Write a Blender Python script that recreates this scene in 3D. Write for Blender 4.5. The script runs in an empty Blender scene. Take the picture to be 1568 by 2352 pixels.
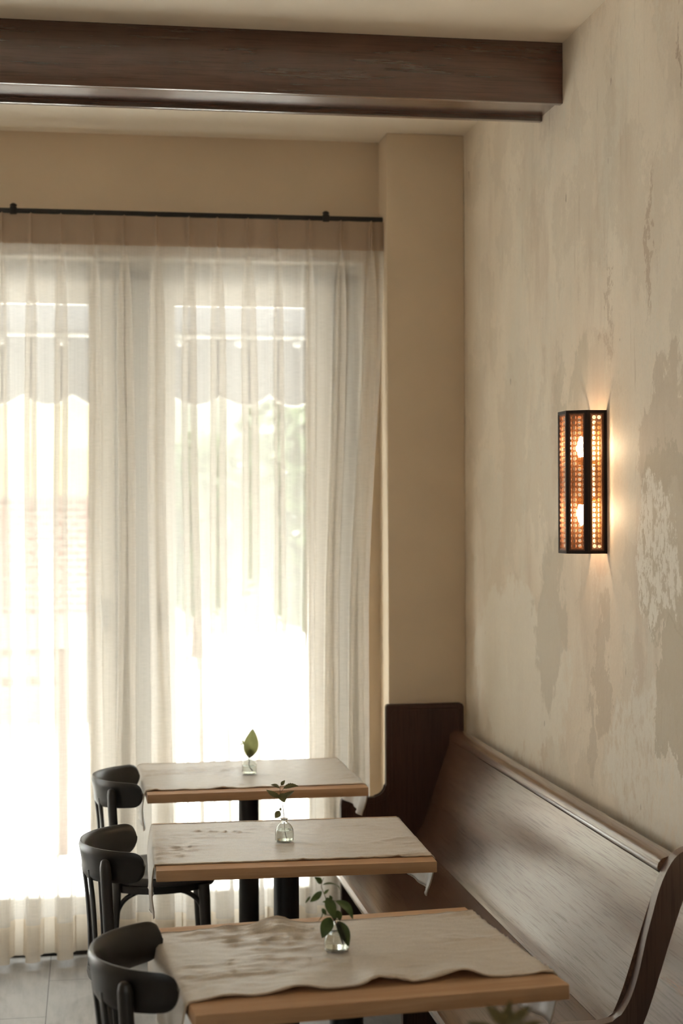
import bpy, bmesh, math, random
from mathutils import Vector, Matrix, noise as mn

random.seed(4)
SC = bpy.context.scene
COL = SC.collection
PI = math.pi
def rad(d): return math.radians(d)

# ------------------------------------------------------------------ camera
cam_d = bpy.data.cameras.new('camera')
cam = bpy.data.objects.new('camera', cam_d); COL.objects.link(cam)
cam_d.sensor_fit = 'VERTICAL'; cam_d.sensor_height = 36.0
cam_d.lens = 3655.0 / 2352.0 * 36.0
cam_d.clip_start = 0.05; cam_d.clip_end = 200
cam.matrix_world = (Matrix.Translation((0, 0, 1.70)) @ Matrix.Rotation(rad(-9.0125), 4, 'Z')
                    @ Matrix.Rotation(rad(90 - 0.0245), 4, 'X') @ Matrix.Rotation(rad(-0.2325), 4, 'Z'))
cam_d.dof.use_dof = True
cam_d.dof.focus_distance = 4.35
cam_d.dof.aperture_fstop = 3.2
SC.camera = cam

# ------------------------------------------------------------------ world, light, exposure
W = bpy.data.worlds.new('world'); SC.world = W; W.use_nodes = True
bg = W.node_tree.nodes['Background']
bg.inputs[0].default_value = (.97, 0.985, 1.0, 1); bg.inputs[1].default_value = 9.6
sun_d = bpy.data.lights.new('sun', 'SUN'); sun = bpy.data.objects.new('sun', sun_d); COL.objects.link(sun)
sun_d.energy = 22.0; sun_d.angle = rad(12); sun_d.color = (1, .985, .96)
sun.rotation_euler = (rad(27), 0, rad(150)); sun.location = (0, 12, 12)
def portal(name, loc, rot, sx, sy):
    d = bpy.data.lights.new(name, 'AREA'); d.shape = 'RECTANGLE'; d.size = sx; d.size_y = sy
    o = bpy.data.objects.new(name, d); COL.objects.link(o); o.location = loc; o.rotation_euler = rot
    d.cycles.is_portal = True
    return o
portal('window_portal', (-1.06, 6.40, 1.4), (rad(-90), 0, 0), 4.3, 2.6)
portal('fill_window_portal', (-3.26, -1.1, 1.5), (0, rad(-90), 0), 2.4, .8)  # sampling guide for the added, unseen fill window
SC.view_settings.view_transform = 'Standard'; SC.view_settings.look = 'None'
SC.view_settings.gamma = 1; SC.view_settings.use_curve_mapping = False
SC.view_settings.exposure = 0.08
cy = SC.cycles
cy.use_denoising = True
cy.max_bounces = 12; cy.diffuse_bounces = 6; cy.glossy_bounces = 5; cy.transmission_bounces = 10
cy.transparent_max_bounces = 32; cy.sample_clamp_indirect = 6.0
cy.caustics_reflective = False; cy.caustics_refractive = False

# ------------------------------------------------------------------ node helpers
class NT:
    def __init__(s, name):
        s.m = bpy.data.materials.new(name); s.m.use_nodes = True
        s.t = s.m.node_tree; s.t.nodes.clear()
        s.out = s.t.nodes.new('ShaderNodeOutputMaterial')
    def n(s, typ, ins=None, **kw):
        nd = s.t.nodes.new(typ)
        for k, v in kw.items(): setattr(nd, k, v)
        for k, v in (ins or {}).items():
            sock = nd.inputs[k]
            if isinstance(v, bpy.types.NodeSocket): s.t.links.new(v, sock)
            else: sock.default_value = v
        return nd
    def obj(s): return s.n('ShaderNodeTexCoord').outputs['Object']
    def uv(s): return s.n('ShaderNodeTexCoord').outputs['UV']
    def scale(s, v, sc, loc=(0, 0, 0), rot=(0, 0, 0)):
        return s.n('ShaderNodeMapping', {'Vector': v, 'Scale': sc, 'Location': loc, 'Rotation': rot}).outputs[0]
    def noise(s, v, sc=5., det=4., rough=.55, dist=0.):
        return s.n('ShaderNodeTexNoise', {'Vector': v, 'Scale': sc, 'Detail': det, 'Roughness': rough, 'Distortion': dist}).outputs['Fac']
    def math(s, op, a, b=0., c=0., clamp=False):
        nd = s.n('ShaderNodeMath', {0: a, 1: b, 2: c}, operation=op); nd.use_clamp = clamp
        return nd.outputs[0]
    def ramp(s, f, lo, hi, a=0., b=1.):
        return s.n('ShaderNodeMapRange', {'Value': f, 'From Min': lo, 'From Max': hi, 'To Min': a, 'To Max': b}, interpolation_type='SMOOTHSTEP').outputs[0]
    def mix(s, f, a, b):
        nd = s.n('ShaderNodeMix', data_type='RGBA')
        for i, v in ((0, f), (6, a), (7, b)):
            sock = nd.inputs[i]
            if isinstance(v, bpy.types.NodeSocket): s.t.links.new(v, sock)
            elif i: sock.default_value = (*v[:3], 1)
            else: sock.default_value = v
        return nd.outputs[2]
    def bump(s, h, strength=.3, dist=.01):
        return s.n('ShaderNodeBump', {'Height': h, 'Strength': strength, 'Distance': dist}).outputs[0]
    def bsdf(s, color, rough=.5, normal=None, metal=0., spec=.5, **extra):
        ins = {'Base Color': color if isinstance(color, bpy.types.NodeSocket) else (*color[:3], 1), 'Roughness': rough, 'Metallic': metal, 'Specular IOR Level': spec}
        if normal is not None: ins['Normal'] = normal
        ins.update(extra)
        return s.n('ShaderNodeBsdfPrincipled', ins).outputs[0]
    def mixs(s, f, a, b): return s.n('ShaderNodeMixShader', {0: f, 1: a, 2: b}).outputs[0]
    def add(s, a, b): return s.n('ShaderNodeAddShader', {0: a, 1: b}).outputs[0]
    def done(s, sh):
        s.t.links.new(sh, s.out.inputs[0]); return s.m

def mat_simple(name, col, rough=.5, var=.12, nsc=8., spec=.5, metal=0., bump=0.):
    t = NT(name); o = t.obj(); f = t.noise(o, nsc)
    c = t.mix(t.ramp(f, .3, .7), tuple(x * (1 - var) for x in col), tuple(min(1, x * (1 + var)) for x in col))
    nrm = t.bump(t.noise(o, nsc * 12), bump, .002) if bump else None
    return t.done(t.bsdf(c, rough, nrm, metal, spec))

def mat_paint(name, col, rough=.75):
    t = NT(name); o = t.obj()
    f = t.noise(o, 1.3, 5, .6); f2 = t.noise(o, 60, 3)
    c = t.mix(t.ramp(f, .3, .7), tuple(x * .95 for x in col), tuple(x * 1.04 for x in col))
    return t.done(t.bsdf(c, rough, t.bump(f2, .12, .001), spec=.25))

def mat_plaster():
    t = NT('weathered_plaster'); o = t.obj()
    dn = t.n('ShaderNodeTexNoise', {'Vector': t.scale(o, (1, 1, .75)), 'Scale': 5.0, 'Detail': 7., 'Roughness': .68}).outputs['Color']
    off = t.n('ShaderNodeVectorMath', {0: dn, 1: (.5, .5, .5)}, operation='SUBTRACT').outputs[0]
    offs = t.n('ShaderNodeVectorMath', {0: off, 1: (.0, .50, .60)}, operation='MULTIPLY').outputs[0]
    p = t.n('ShaderNodeVectorMath', {0: o, 1: offs}, operation='ADD').outputs[0]
    A = (.72, .62, .50); B = (.82, .735, .615)
    c = t.mix(t.ramp(t.noise(t.scale(o, (1, 1, .5)), 1.6, 4), .35, .65), A, B)
    # soft blush and grey clouds
    c = t.mix(t.ramp(t.noise(t.scale(o, (1, 1.4, .35), (3, 7, 1)), 3.0, 5, .6), .5, .68, 0, .55), c, (.58, .47, .37))
    c = t.mix(t.ramp(t.noise(t.scale(o, (1, 1.2, .6), (8, 2, 5)), 2.2, 4, .6), .53, .72, 0, .4), c, (.66, .63, .54))
    c = t.mix(t.ramp(t.noise(t.scale(p, (1, 1.1, .8), (1, 5, 9)), 3.1, 6, .6), .49, .54, 0, .26), c, (.52, .445, .35))
    c = t.mix(t.ramp(t.noise(t.scale(p, (1, 1.3, .7), (4, 1, 3)), 3.6, 7, .65), .55, .58, 0, .34), c, (.74, .69, .59))
    # vertical trowel drags
    st = t.noise(t.scale(o, (1, 9, .9), (0, 3, 0)), 3.2, 6, .65)
    c = t.mix(t.ramp(st, .56, .68, 0, .28), c, (.70, .66, .56))
    st2 = t.noise(t.scale(o, (1, 14, 1.1), (4, 9, 2)), 2.6, 7, .7)
    c = t.mix(t.ramp(st2, .61, .68, 0, .30), c, (.44, .33, .23))
    def patch(cy_, cz, ry, rz, edge, amt, col, k=.0):
        nonlocal c
        q = t.n('ShaderNodeVectorMath', {0: p, 1: (1.46, cy_, cz)}, operation='SUBTRACT').outputs[0]
        q = t.n('ShaderNodeVectorMath', {0: q, 1: (0, 1 / ry, 1 / rz)}, operation='MULTIPLY').outputs[0]
        L = t.n('ShaderNodeVectorMath', {0: q}, operation='LENGTH').outputs['Value']
        m = t.ramp(L, 1 - edge, 1 + edge, amt, 0)
        if k:
            sp = t.noise(t.scale(o, (1, 1, .6)), 26, 7, .75)
            m = t.math('MULTIPLY', m, t.ramp(sp, .5 - k, .5 + k * .3))
        c = t.mix(m, c, col)
    patch(5.35, 1.15, .60, .30, .06, .6, (.80, .755, .66))        # pale lower left
    patch(4.95, 1.33, .15, .27, .10, .6, (.52, .455, .36))        # darker drip patch
    patch(4.60, 2.08, .10, .10, .12, .45, (.55, .49, .385))
    patch(4.78, 2.05, .05, .10, .04, .4, (.54, .48, .38))
    patch(4.42, 1.22, .055, .20, .12, .5, (.48, .39, .29))        # hanging streaks below the lamp
    patch(4.53, 1.02, .05, .12, .05, .5, (.50, .42, .33))
    patch(3.95, 1.02, .42, .22, .10, .75, (.80, .755, .67), .12)     # scuffed pale field
    patch(3.84, 1.90, .27, .18, .04, .55, (.54, .44, .335))          # brown flaked field right of lamp
    patch(3.90, 1.62, .22, .26, .03, .65, (.50, .43, .32))
    patch(4.02, 1.65, .14, .13, .05, .9, (.84, .79, .70), .06)     # ragged pale scrapes
    patch(3.98, 1.50, .15, .10, .05, .95, (.84, .79, .70), .05)
    patch(3.84, 1.20, .10, .20, .03, .7, (.50, .43, .32))
    patch(4.03, 2.42, .018, .18, .3, .6, (.45, .33, .23))
    patch(4.37, 2.30, .012, .15, .3, .5, (.47, .36, .26))
    patch(3.78, 2.85, .02, .08, .4, .8, (.38, .28, .20), .1)
    fine = t.noise(o, 90, 5, .7)
    c = t.mix(t.ramp(fine, .3, .75, 0, .10), c, (.40, .33, .25))
    sp = t.noise(t.scale(o, (1, 1, .35), (5, 0, 0)), 30, 3, .5)
    c = t.mix(t.ramp(sp, .735, .76, 0, .7), c, (.25, .18, .13))
    h = t.math('ADD', t.math('MULTIPLY', t.noise(t.scale(o, (1, 1, .5)), 7, 6, .6), 1.0), t.math('MULTIPLY', t.noise(o, 55, 4, .7), .16))
    return t.done(t.bsdf(c, .62, t.bump(h, .35, .010), spec=.35))

def mat_wood(name, c1, c2, c3, axis='Y', rough=.38, spec=.5, figure=1., coat=0., gbump=.25, gs=1., fa=.4, rv=1.35, cr=.31):
    """long grain along the chosen axis"""
    t = NT(name); o = t.obj()
    s = {'X': (.5, 9, 9), 'Y': (9, .5, 9), 'Z': (9, 9, .5)}[axis]
    s = tuple(v * gs for v in s)
    w = t.noise(t.scale(o, tuple(v * .35 for v in s)), 1.6, 3, .5)
    dist = t.n('ShaderNodeVectorMath', {0: t.n('ShaderNodeTexNoise', {'Vector': o, 'Scale': 1.7, 'Detail': .0}).outputs['Color'], 1: (.12 * figure,) * 3}, operation='MULTIPLY').outputs[0]
    p = t.n('ShaderNodeVectorMath', {0: o, 1: dist}, operation='ADD').outputs[0]
    g = t.noise(t.scale(p, s), 3.0, 6, .62)
    fine = t.noise(t.scale(o, tuple(v * 11 if v > gs else v * 4 for v in s)), 3.0, 3, .6)
    col = t.mix(t.ramp(g, .35, .66), c1, c2)
    col = t.mix(t.ramp(w, .42, .66, 0, .7), col, c3)
    col = t.mix(t.ramp(fine, .54, .64, 0, fa), col, tuple(x * .45 for x in c1))
    h = t.math('ADD', t.noise(t.scale(o, tuple(v * .8 for v in s)), 3.0, 2, .5), t.math('MULTIPLY', fine, .25))
    rr = t.ramp(t.noise(t.scale(o, tuple(v ** .5 for v in s)), 1.6, 4, .6), .38, .62, rough, rough * rv)
    pore = t.math('MULTIPLY', t.ramp(fine, .50, .66, 1, 1 - .62 * fa), t.ramp(g, .3, .7, 1, 1 - .25 * fa))
    return t.done(t.bsdf(col, rr, t.bump(h, gbump * .6, .0015), spec=t.math('MULTIPLY', pore, spec), **{'Coat Weight': t.math('MULTIPLY', pore, coat), 'Coat Roughness': cr}))

def mat_linen(name, col, transl=.25, weave=900.):
    t = NT(name); o = t.obj()
    f = t.noise(t.scale(o, (weave * .12, weave, weave)), 1, 2)
    f2 = t.noise(t.scale(o, (weave, weave * .12, weave)), 1, 2)
    m = t.math('MULTIPLY', t.math('ADD', f, f2), .5)
    big = t.noise(o, 9, 4)
    c = t.mix(t.ramp(m, .36, .64), tuple(x * .82 for x in col), tuple(min(1, x * 1.1) for x in col))
    c = t.mix(t.ramp(big, .35, .7, 0, .25), c, tuple(x * .88 for x in col))
    d = t.bsdf(c, .36, t.bump(t.math('ADD', t.math('MULTIPLY', m, .05), t.noise(t.scale(o, (6, 40, 30)), 1.2, 5, .65, .6)), .32, .003), spec=1., **{'Sheen Weight': 1., 'Sheen Roughness': .35})
    tr = t.n('ShaderNodeBsdfTranslucent', {'Color': c}).outputs[0]
    return t.done(t.mixs(transl, d, tr))

def mat_sheer(name, col, opac_lo, opac_hi, transl):
    t = NT(name); o = t.obj()
    st = t.noise(t.scale(o, (700, 200, 2)), 1, 2, .5)
    st2 = t.noise(t.scale(o, (30, 20, 700)), 1, 2, .5)
    m = t.math('MULTIPLY', t.math('ADD', st, st2), .5)
    op = t.ramp(m, .35, .65, opac_lo, opac_hi)
    d = t.n('ShaderNodeBsdfDiffuse', {'Color': (*col, 1)}).outputs[0]
    tr = t.n('ShaderNodeBsdfTranslucent', {'Color': (*col, 1)}).outputs[0]
    cl = t.mixs(transl, d, tr)
    return t.done(t.mixs(op, t.n('ShaderNodeBsdfTransparent').outputs[0], cl))

def mat_pane():
    t = NT('window_glass'); f = t.noise(t.obj(), .8)
    g = t.n('ShaderNodeBsdfGlossy', {'Color': (.9, .93, .92, 1), 'Roughness': t.ramp(f, .3, .7, .0, .015)}).outputs[0]
    return t.done(t.mixs(.06, t.n('ShaderNodeBsdfTransparent', {'Color': (.96, .98, .97, 1)}).outputs[0], g))

def mat_cane():
    """woven cane: octagonal holes on a square lattice with small holes between, from UV in metres"""
    t = NT('woven_cane'); uv = t.uv()
    P = .0147
    def lat(offx, offy, pitch, r, soft):
        m = t.scale(uv, (1 / pitch, 1 / pitch, 1), (offx, offy, 0))
        fr = t.n('ShaderNodeVectorMath', {0: m}, operation='FRACTION').outputs[0]
        q = t.n('ShaderNodeVectorMath', {0: fr, 1: (.5, .5, 0)}, operation='SUBTRACT').outputs[0]
        sx = t.n('ShaderNodeSeparateXYZ', {0: q})
        x = t.math('ABSOLUTE', sx.outputs[0]); y = t.math('ABSOLUTE', sx.outputs[1])
        d = t.math('MAXIMUM', t.math('MAXIMUM', x, y), t.math('MULTIPLY', t.math('ADD', x, y), .72))
        return t.ramp(d, r - soft, r + soft, 1, 0), x, y
    big, x, y = lat(0, 0, P, .36, .02)
    small, _, _ = lat(.0, .0, P / 4, .20, .05)
    mask = t.math('MAXIMUM', big, small)
    c = t.mix(t.ramp(t.noise(t.scale(uv, (300, 40, 1)), 1, 3), .3, .7), (.15, .055, .018), (.27, .11, .038))
    d = t.bsdf(c, .5, spec=.4)
    tr = t.n('ShaderNodeBsdfTranslucent', {'Color': c}).outputs[0]
    body = t.mixs(.12, d, tr)
    return t.done(t.mixs(mask, body, t.n('ShaderNodeBsdfTransparent').outputs[0]))

def mat_glass(name, ior=1.45, tint=(.98, .99, .98)):
    t = NT(name)
    f = t.noise(t.obj(), 20)
    g = t.n('ShaderNodeBsdfGlass', {'Color': (*tint, 1), 'Roughness': t.ramp(f, 0, 1, 0, .004), 'IOR': ior}).outputs[0]
    return t.done(g)

def mat_leaf(name, a, b, tr=.35, under=None):
    t = NT(name); o = t.obj(); f = t.noise(o, 40, 3)
    c = t.mix(t.ramp(f, .3, .7), a, b)
    d = t.bsdf(c, .42, t.bump(t.noise(o, 250, 2), .15, .0005), spec=.45)
    tl = t.n('ShaderNodeBsdfTranslucent', {'Color': (b[0] * 1.3, b[1] * 1.3, b[2] * 1.1, 1)}).outputs[0]
    return t.done(t.mixs(tr, d, tl))

def mat_emit(name, col, s):
    t = NT(name); f = t.noise(t.obj(), 30)
    e = t.n('ShaderNodeEmission', {'Color': (*col, 1), 'Strength': t.ramp(f, .2, .8, s * .95, s * 1.05)}).outputs[0]
    return t.done(e)

def mat_floor():
    t = NT('grey_wood_look_tile'); o = t.obj()
    # rows run along Y: turn the brick pattern by 90 degrees
    v = t.scale(o, (1, 1, 1), (.0, .0, 0), (0, 0, rad(90)))
    br = t.n('ShaderNodeTexBrick', {'Vector': t.n('ShaderNodeVectorMath', {0: v, 1: (5.0 + .852 + .02, .75 + .0, 0)}, operation='ADD').outputs[0],
             'Color1': (.0, .0, .0, 1), 'Color2': (1, 1, 1, 1), 'Mortar': (.5, .5, .5, 1), 'Scale': 1., 'Mortar Size': .0016,
             'Brick Width': .836, 'Row Height': .6, 'Mortar Smooth': .1})
    g = t.noise(t.scale(o, (7, .8, 1)), 5, 6, .65)
    sw = t.noise(t.scale(o, (2.2, 1.0, 1)), 2.4, 4, .6, 1.2)
    c = t.mix(t.ramp(g, .3, .7), (.27, .265, .26), (.38, .376, .37))
    c = t.mix(t.ramp(sw, .4, .65, 0, .5), c, (.47, .465, .455))
    c = t.mix(t.math('MULTIPLY', br.outputs['Color'], .12), c, (.15, .14, .13))
    c = t.mix(br.outputs['Fac'], c, (.06, .055, .05))
    h = t.math('SUBTRACT', t.math('MULTIPLY', g, .2), br.outputs['Fac'])
    return t.done(t.bsdf(c, .42, t.bump(h, .3, .002), spec=.45))

def mat_brick(name, c1, c2, sc=4.):
    t = NT(name); o = t.scale(t.obj(), (1, 1, 1), (0, 0, 0), (rad(90), 0, 0))
    b = t.n('ShaderNodeTexBrick', {'Vector': o, 'Color1': (*c1, 1), 'Color2': (*c2, 1), 'Mortar': (.6, .55, .5, 1), 'Scale': sc, 'Mortar Size': .012})
    return t.done(t.bsdf(b.outputs['Color'], .8))

def mat_foliage():
    t = NT('tree_foliage'); o = t.obj(); f = t.noise(o, 6, 6, .7)
    c = t.mix(t.ramp(f, .35, .65), (.05, .08, .028), (.11, .15, .07))
    d = t.bsdf(c, .6); tl = t.n('ShaderNodeBsdfTranslucent', {'Color': c}).outputs[0]
    return t.done(t.mixs(.3, d, tl))

M = {}
M['plaster'] = mat_plaster()
M['paint'] = mat_paint('warm_beige_paint', (.72, .60, .455))
M['ceil'] = mat_paint('ceiling_paint', (.88, .80, .68))
M['beam'] = mat_wood('beam_walnut', (.080, .028, .017), (.118, .045, .027), (.062, .030, .018), 'X', .2, 1., .5, 1., .08, rv=1.2, cr=.2)
M['pew'] = mat_wood('pew_oak', (.10, .048, .028), (.18, .095, .055), (.075, .038, .026), 'Y', .215, 1., .42, 1., .22, fa=.6, rv=1.2, cr=.23)
M['pew_end'] = mat_wood('pew_end_wood', (.050, .022, .015), (.078, .036, .024), (.042, .020, .014), 'Z', .42, .45, 1.)
M['beech'] = mat_wood('beech_top', (.50, .30, .165), (.60, .39, .235), (.46, .27, .15), 'X', .50, .4, .5, 0., .1, fa=.15)
M['black'] = mat_simple('black_lacquered_wood', (.018, .0165, .015), .34, .2, 12, .5, 0, .1)
M['black_seat'] = mat_wood('black_seat_wood', (.03, .03, .03), (.045, .044, .043), (.026, .026, .026), 'X', .34, .6, .6)
M['steel'] = mat_simple('black_powder_coat', (.014, .014, .014), .45, .1, 30, .4, 0, .15)
M['rod'] = mat_simple('black_iron', (.022, .022, .021), .5, .1, 30, .4)
M['linen'] = mat_linen('beige_linen', (.70, .62, .53), .16)
M['hemlinen'] = mat_linen('beige_linen_hem', (.62, .53, .43), .1)
M['sheer'] = mat_sheer('sheer_curtain', (.83, .79, .73), .54, .64, .57)
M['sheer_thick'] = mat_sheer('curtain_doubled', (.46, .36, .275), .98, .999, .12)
M['sheer_hem'] = mat_sheer('curtain_hem', (.72, .64, .53), .84, .93, .50)
M['pane'] = mat_pane()
M['frame'] = mat_paint('window_frame_paint', (.80, .76, .68), .5)
M['frame_dark'] = mat_paint('window_post_paint', (.40, .39, .36), .5)
M['metal'] = mat_simple('brushed_metal', (.5, .48, .44), .35, .1, 40, .5, 1.)
M['cane'] = mat_cane()
M['sconce'] = mat_wood('sconce_dark_wood', (.020, .012, .009), (.032, .019, .013), (.017, .010, .008), 'Z', .50, .25, .5)
M['sconce_in'] = mat_wood('sconce_inner_wood', (.14, .055, .028), (.20, .085, .045), (.11, .05, .028), 'Z', .5, .4, .5)
M['bulb'] = mat_emit('lit_bulb', (1.0, .70, .42), 215.)
M['brass'] = mat_simple('lamp_socket', (.45, .30, .13), .4, .1, 20, .5, .8)
M['glass'] = mat_glass('clear_glass')
M['water'] = mat_glass('water', 1.33)
M['leaf_a'] = mat_leaf('pale_leaf', (.20, .225, .115), (.28, .30, .15), .45)
M['leaf_b'] = mat_leaf('brown_green_leaf', (.075, .075, .032), (.12, .115, .05), .3)
M['leaf_c'] = mat_leaf('deep_green_leaf', (.045, .075, .022), (.075, .115, .035), .25)
M['leaf_d'] = mat_leaf('olive_leaf', (.085, .072, .03), (.12, .10, .04), .2)
M['stem'] = mat_simple('plant_stem', (.11, .075, .04), .6)
M['floor'] = mat_floor()
M['awning'] = mat_linen('grey_canvas', (.065, .066, .078), .08, 300)
M['white_trim'] = mat_simple('white_trim', (.75, .74, .70), .6)
M['yellow'] = mat_linen('yellow_canvas', (.36, .30, .14), .15, 200)
M['brick'] = mat_brick('red_brick', (.17, .065, .05), (.21, .09, .065))
M['stucco'] = mat_simple('pale_stucco', (.22, .21, .19), .8)
M['stucco2'] = mat_simple('grey_green_stucco', (.15, .17, .13), .8)
M['fade'] = mat_simple('pale_fade', (.30, .31, .28), .8)  # in-between tone imitating the fade to white above the pavement
M['street'] = mat_simple('pale_pavement', (.78, .77, .74), .8, .06, 3)
M['foliage'] = mat_foliage()
M['bark'] = mat_simple('bark', (.16, .11, .08), .9)
M['rail'] = mat_simple('brown_bench_wood', (.13, .07, .045), .6)

# ------------------------------------------------------------------ mesh helpers
def tag(o, label=None, cat=None, group=None, kind=None):
    if label: o['label'] = label
    if cat: o['category'] = cat
    if group: o['group'] = group
    if kind: o['kind'] = kind
    return o
def empty(name, loc, label, cat, rz=0., group=None):
    o = bpy.data.objects.new(name, None); COL.objects.link(o)
    o.location = loc; o.rotation_euler = (0, 0, rz); o.empty_display_size = .05
    return tag(o, label, cat, group)
def link(name, bm, mat, parent=None, smooth=True, angle=40):
    me = bpy.data.meshes.new(name)
    bmesh.ops.recalc_face_normals(bm, faces=bm.faces)
    bm.to_mesh(me); bm.free()
    for m in (mat if isinstance(mat, (list, tuple)) else [mat]): me.materials.append(m)
    if smooth:
        me.polygons.foreach_set('use_smooth', [True] * len(me.polygons))
        try: me.set_sharp_from_angle(angle=rad(angle))
        except Exception: pass
    o = bpy.data.objects.new(name, me); COL.objects.link(o)
    if parent: o.parent = parent
    return o
def box(bm, a, b, bev=0., seg=2):
    lo = Vector([min(p, q) for p, q in zip(a, b)]); hi = Vector([max(p, q) for p, q in zip(a, b)])
    r = bmesh.ops.create_cube(bm, size=1.)
    vs = r['verts']
    for v in vs: v.co = Vector([lo[i] + (v.co[i] + .5) * (hi[i] - lo[i]) for i in range(3)])
    if bev:
        es = list({e for v in vs for e in v.link_edges})
        bmesh.ops.bevel(bm, geom=es, offset=bev, segments=seg, affect='EDGES', profile=.6)
    return bm
def B(*boxes, bev=0.):
    bm = bmesh.new()
    for a, b in boxes: box(bm, a, b, bev)
    return bm
def smooth_path(pts, n=8):
    """Catmull-Rom"""
    pts = [Vector(p) for p in pts]; P = [2 * pts[0] - pts[1]] + pts + [2 * pts[-1] - pts[-2]]
    out = []
    for i in range(1, len(P) - 2):
        a, b, c, d = P[i - 1:i + 3]
        for k in range(n):
            t = k / n
            out.append(.5 * ((2 * b) + (c - a) * t + (2 * a - 5 * b + 4 * c - d) * t * t + (3 * b - a - 3 * c + d) * t ** 3))
    out.append(P[-2]); return out
def tube(bm, pts, r, seg=10, r2=None, flat=None, cap=True, up=None):
    """tube along pts; r may be list; flat=(a,b) gives an elliptical section scaled along frame axes"""
    pts = [Vector(p) for p in pts]; n = len(pts)
    rs = r if isinstance(r, (list, tuple)) else [r + ((r2 - r) * i / (n - 1) if r2 is not None else 0) for i in range(n)]
    ref = Vector(up) if up else None; rings = []
    prev = None
    for i, p in enumerate(pts):
        t = (pts[min(i + 1, n - 1)] - pts[max(i - 1, 0)]).normalized()
        if ref is not None: u = ref - t * ref.dot(t)
        elif prev is not None: u = prev - t * prev.dot(t)
        else:
            u = Vector((0, 0, 1)) if abs(t.z) < .9 else Vector((1, 0, 0)); u = u - t * u.dot(t)
        u.normalize(); prev = u; w = t.cross(u)
        fa, fb = flat or (1, 1)
        rings.append([bm.verts.new(p + u * math.cos(2 * PI * k / seg) * rs[i] * fa + w * math.sin(2 * PI * k / seg) * rs[i] * fb) for k in range(seg)])
    for a, b in zip(rings, rings[1:]):
        for k in range(seg): bm.faces.new((a[k], a[(k + 1) % seg], b[(k + 1) % seg], b[k]))
    if cap: bm.faces.new(rings[0][::-1]); bm.faces.new(rings[-1])
    return bm
def T(*args, **kw): return tube(bmesh.new(), *args, **kw)
def lathe(bm, prof, seg=32, c=(0, 0, 0)):
    rings = []
    for r, z in prof:
        if r < 1e-6: rings.append([bm.verts.new((c[0], c[1], c[2] + z))])
        else: rings.append([bm.verts.new((c[0] + r * math.cos(2 * PI * k / seg), c[1] + r * math.sin(2 * PI * k / seg), c[2] + z)) for k in range(seg)])
    for a, b in zip(rings, rings[1:]):
        for k in range(seg):
            k2 = (k + 1) % seg
            if len(a) == 1 and len(b) == 1: continue
            if len(a) == 1: bm.faces.new((a[0], b[k], b[k2]))
            elif len(b) == 1: bm.faces.new((a[k], a[k2], b[0]))
            else: bm.faces.new((a[k], a[k2], b[k2], b[k]))
    return bm
def prism(bm, outline, axis, a, b, bev=0.):
    """closed 2-D outline extruded along an axis; outline in the two other axes (X: y,z  Y: x,z  Z: x,y)"""
    def P(p, t): return {'X': (t, p[0], p[1]), 'Y': (p[0], t, p[1]), 'Z': (p[0], p[1], t)}[axis]
    va = [bm.verts.new(P(p, a)) for p in outline]; vb = [bm.verts.new(P(p, b)) for p in outline]
    n = len(outline)
    fa = bm.faces.new(va); fb = bm.faces.new(vb[::-1])
    for i in range(n): bm.faces.new((va[i], vb[i], vb[(i + 1) % n], va[(i + 1) % n]))
    if bev:
        es = [e for e in set(fa.edges) | set(fb.edges)]
        bmesh.ops.bevel(bm, geom=es, offset=bev, segments=2, affect='EDGES')
    return bm
def ngrid(bm, rows):
    g = [[bm.verts.new(p) for p in row] for row in rows]
    for a, b in zip(g, g[1:]):
        for i in range(len(a) - 1): bm.faces.new((a[i], a[i + 1], b[i + 1], b[i]))
    return bm
def sstep(x, a, b):
    t = max(0., min(1., (x - a) / (b - a))); return t * t * (3 - 2 * t)
def struct(name, bm, m, smooth=False):
    return tag(link(name, bm, m, None, smooth), kind='structure')

# ------------------------------------------------------------------ room shell
XW, YC, YR, ZC, ZF = 1.46, 6.10, 6.27, 3.175, 3.155
XL, YB = -3.2, -3.2
WX0, WX1, WZ1 = -3.05, 1.085, 2.70           # opening of the window bank
struct('floor', B(((XL - .1, YB - .1, -.1), (XW + .1, 6.42, 0))), M['floor'])
struct('wall_right', B(((XW, YB - .1, -.1), (XW + .12, 6.6, 3.4))), M['plaster'])
struct('ceiling', B(((XL - .1, YB - .1, ZF), (XW, 4.90, 3.4)), ((XL - .1, 4.90, ZC), (XW, 6.5, 3.4))), M['ceil'])
# window wall: lintel above the opening, narrow return and the projecting pier by the corner
struct('wall_front', B(((XL, YR, WZ1), (1.15, 6.5, ZC)), ((WX1, YR, 0), (1.15, 6.5, WZ1)), ((XL, YR, 0), (WX0, 6.5, WZ1))), M['paint'])
bm = B(((1.15, YC, 0), (XW, 6.5, ZC)), bev=.006)
struct('trim_1', bm, M['paint'], True)
struct('wall_rear', B(((XL - .1, YB - .12, 0), (XW, YB, ZF))), M['paint'])
struct('wall_left', B(((XL - .12, YB, 0), (XL, -1.5, ZF)), ((XL - .12, -.7, 0), (XL, 6.5, ZF)), ((XL - .12, -1.5, 0), (XL, -.7, .3)), ((XL - .12, -1.5, 2.7), (XL, -.7, ZF))), M['paint'])  # gap holds the added fill window

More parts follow.
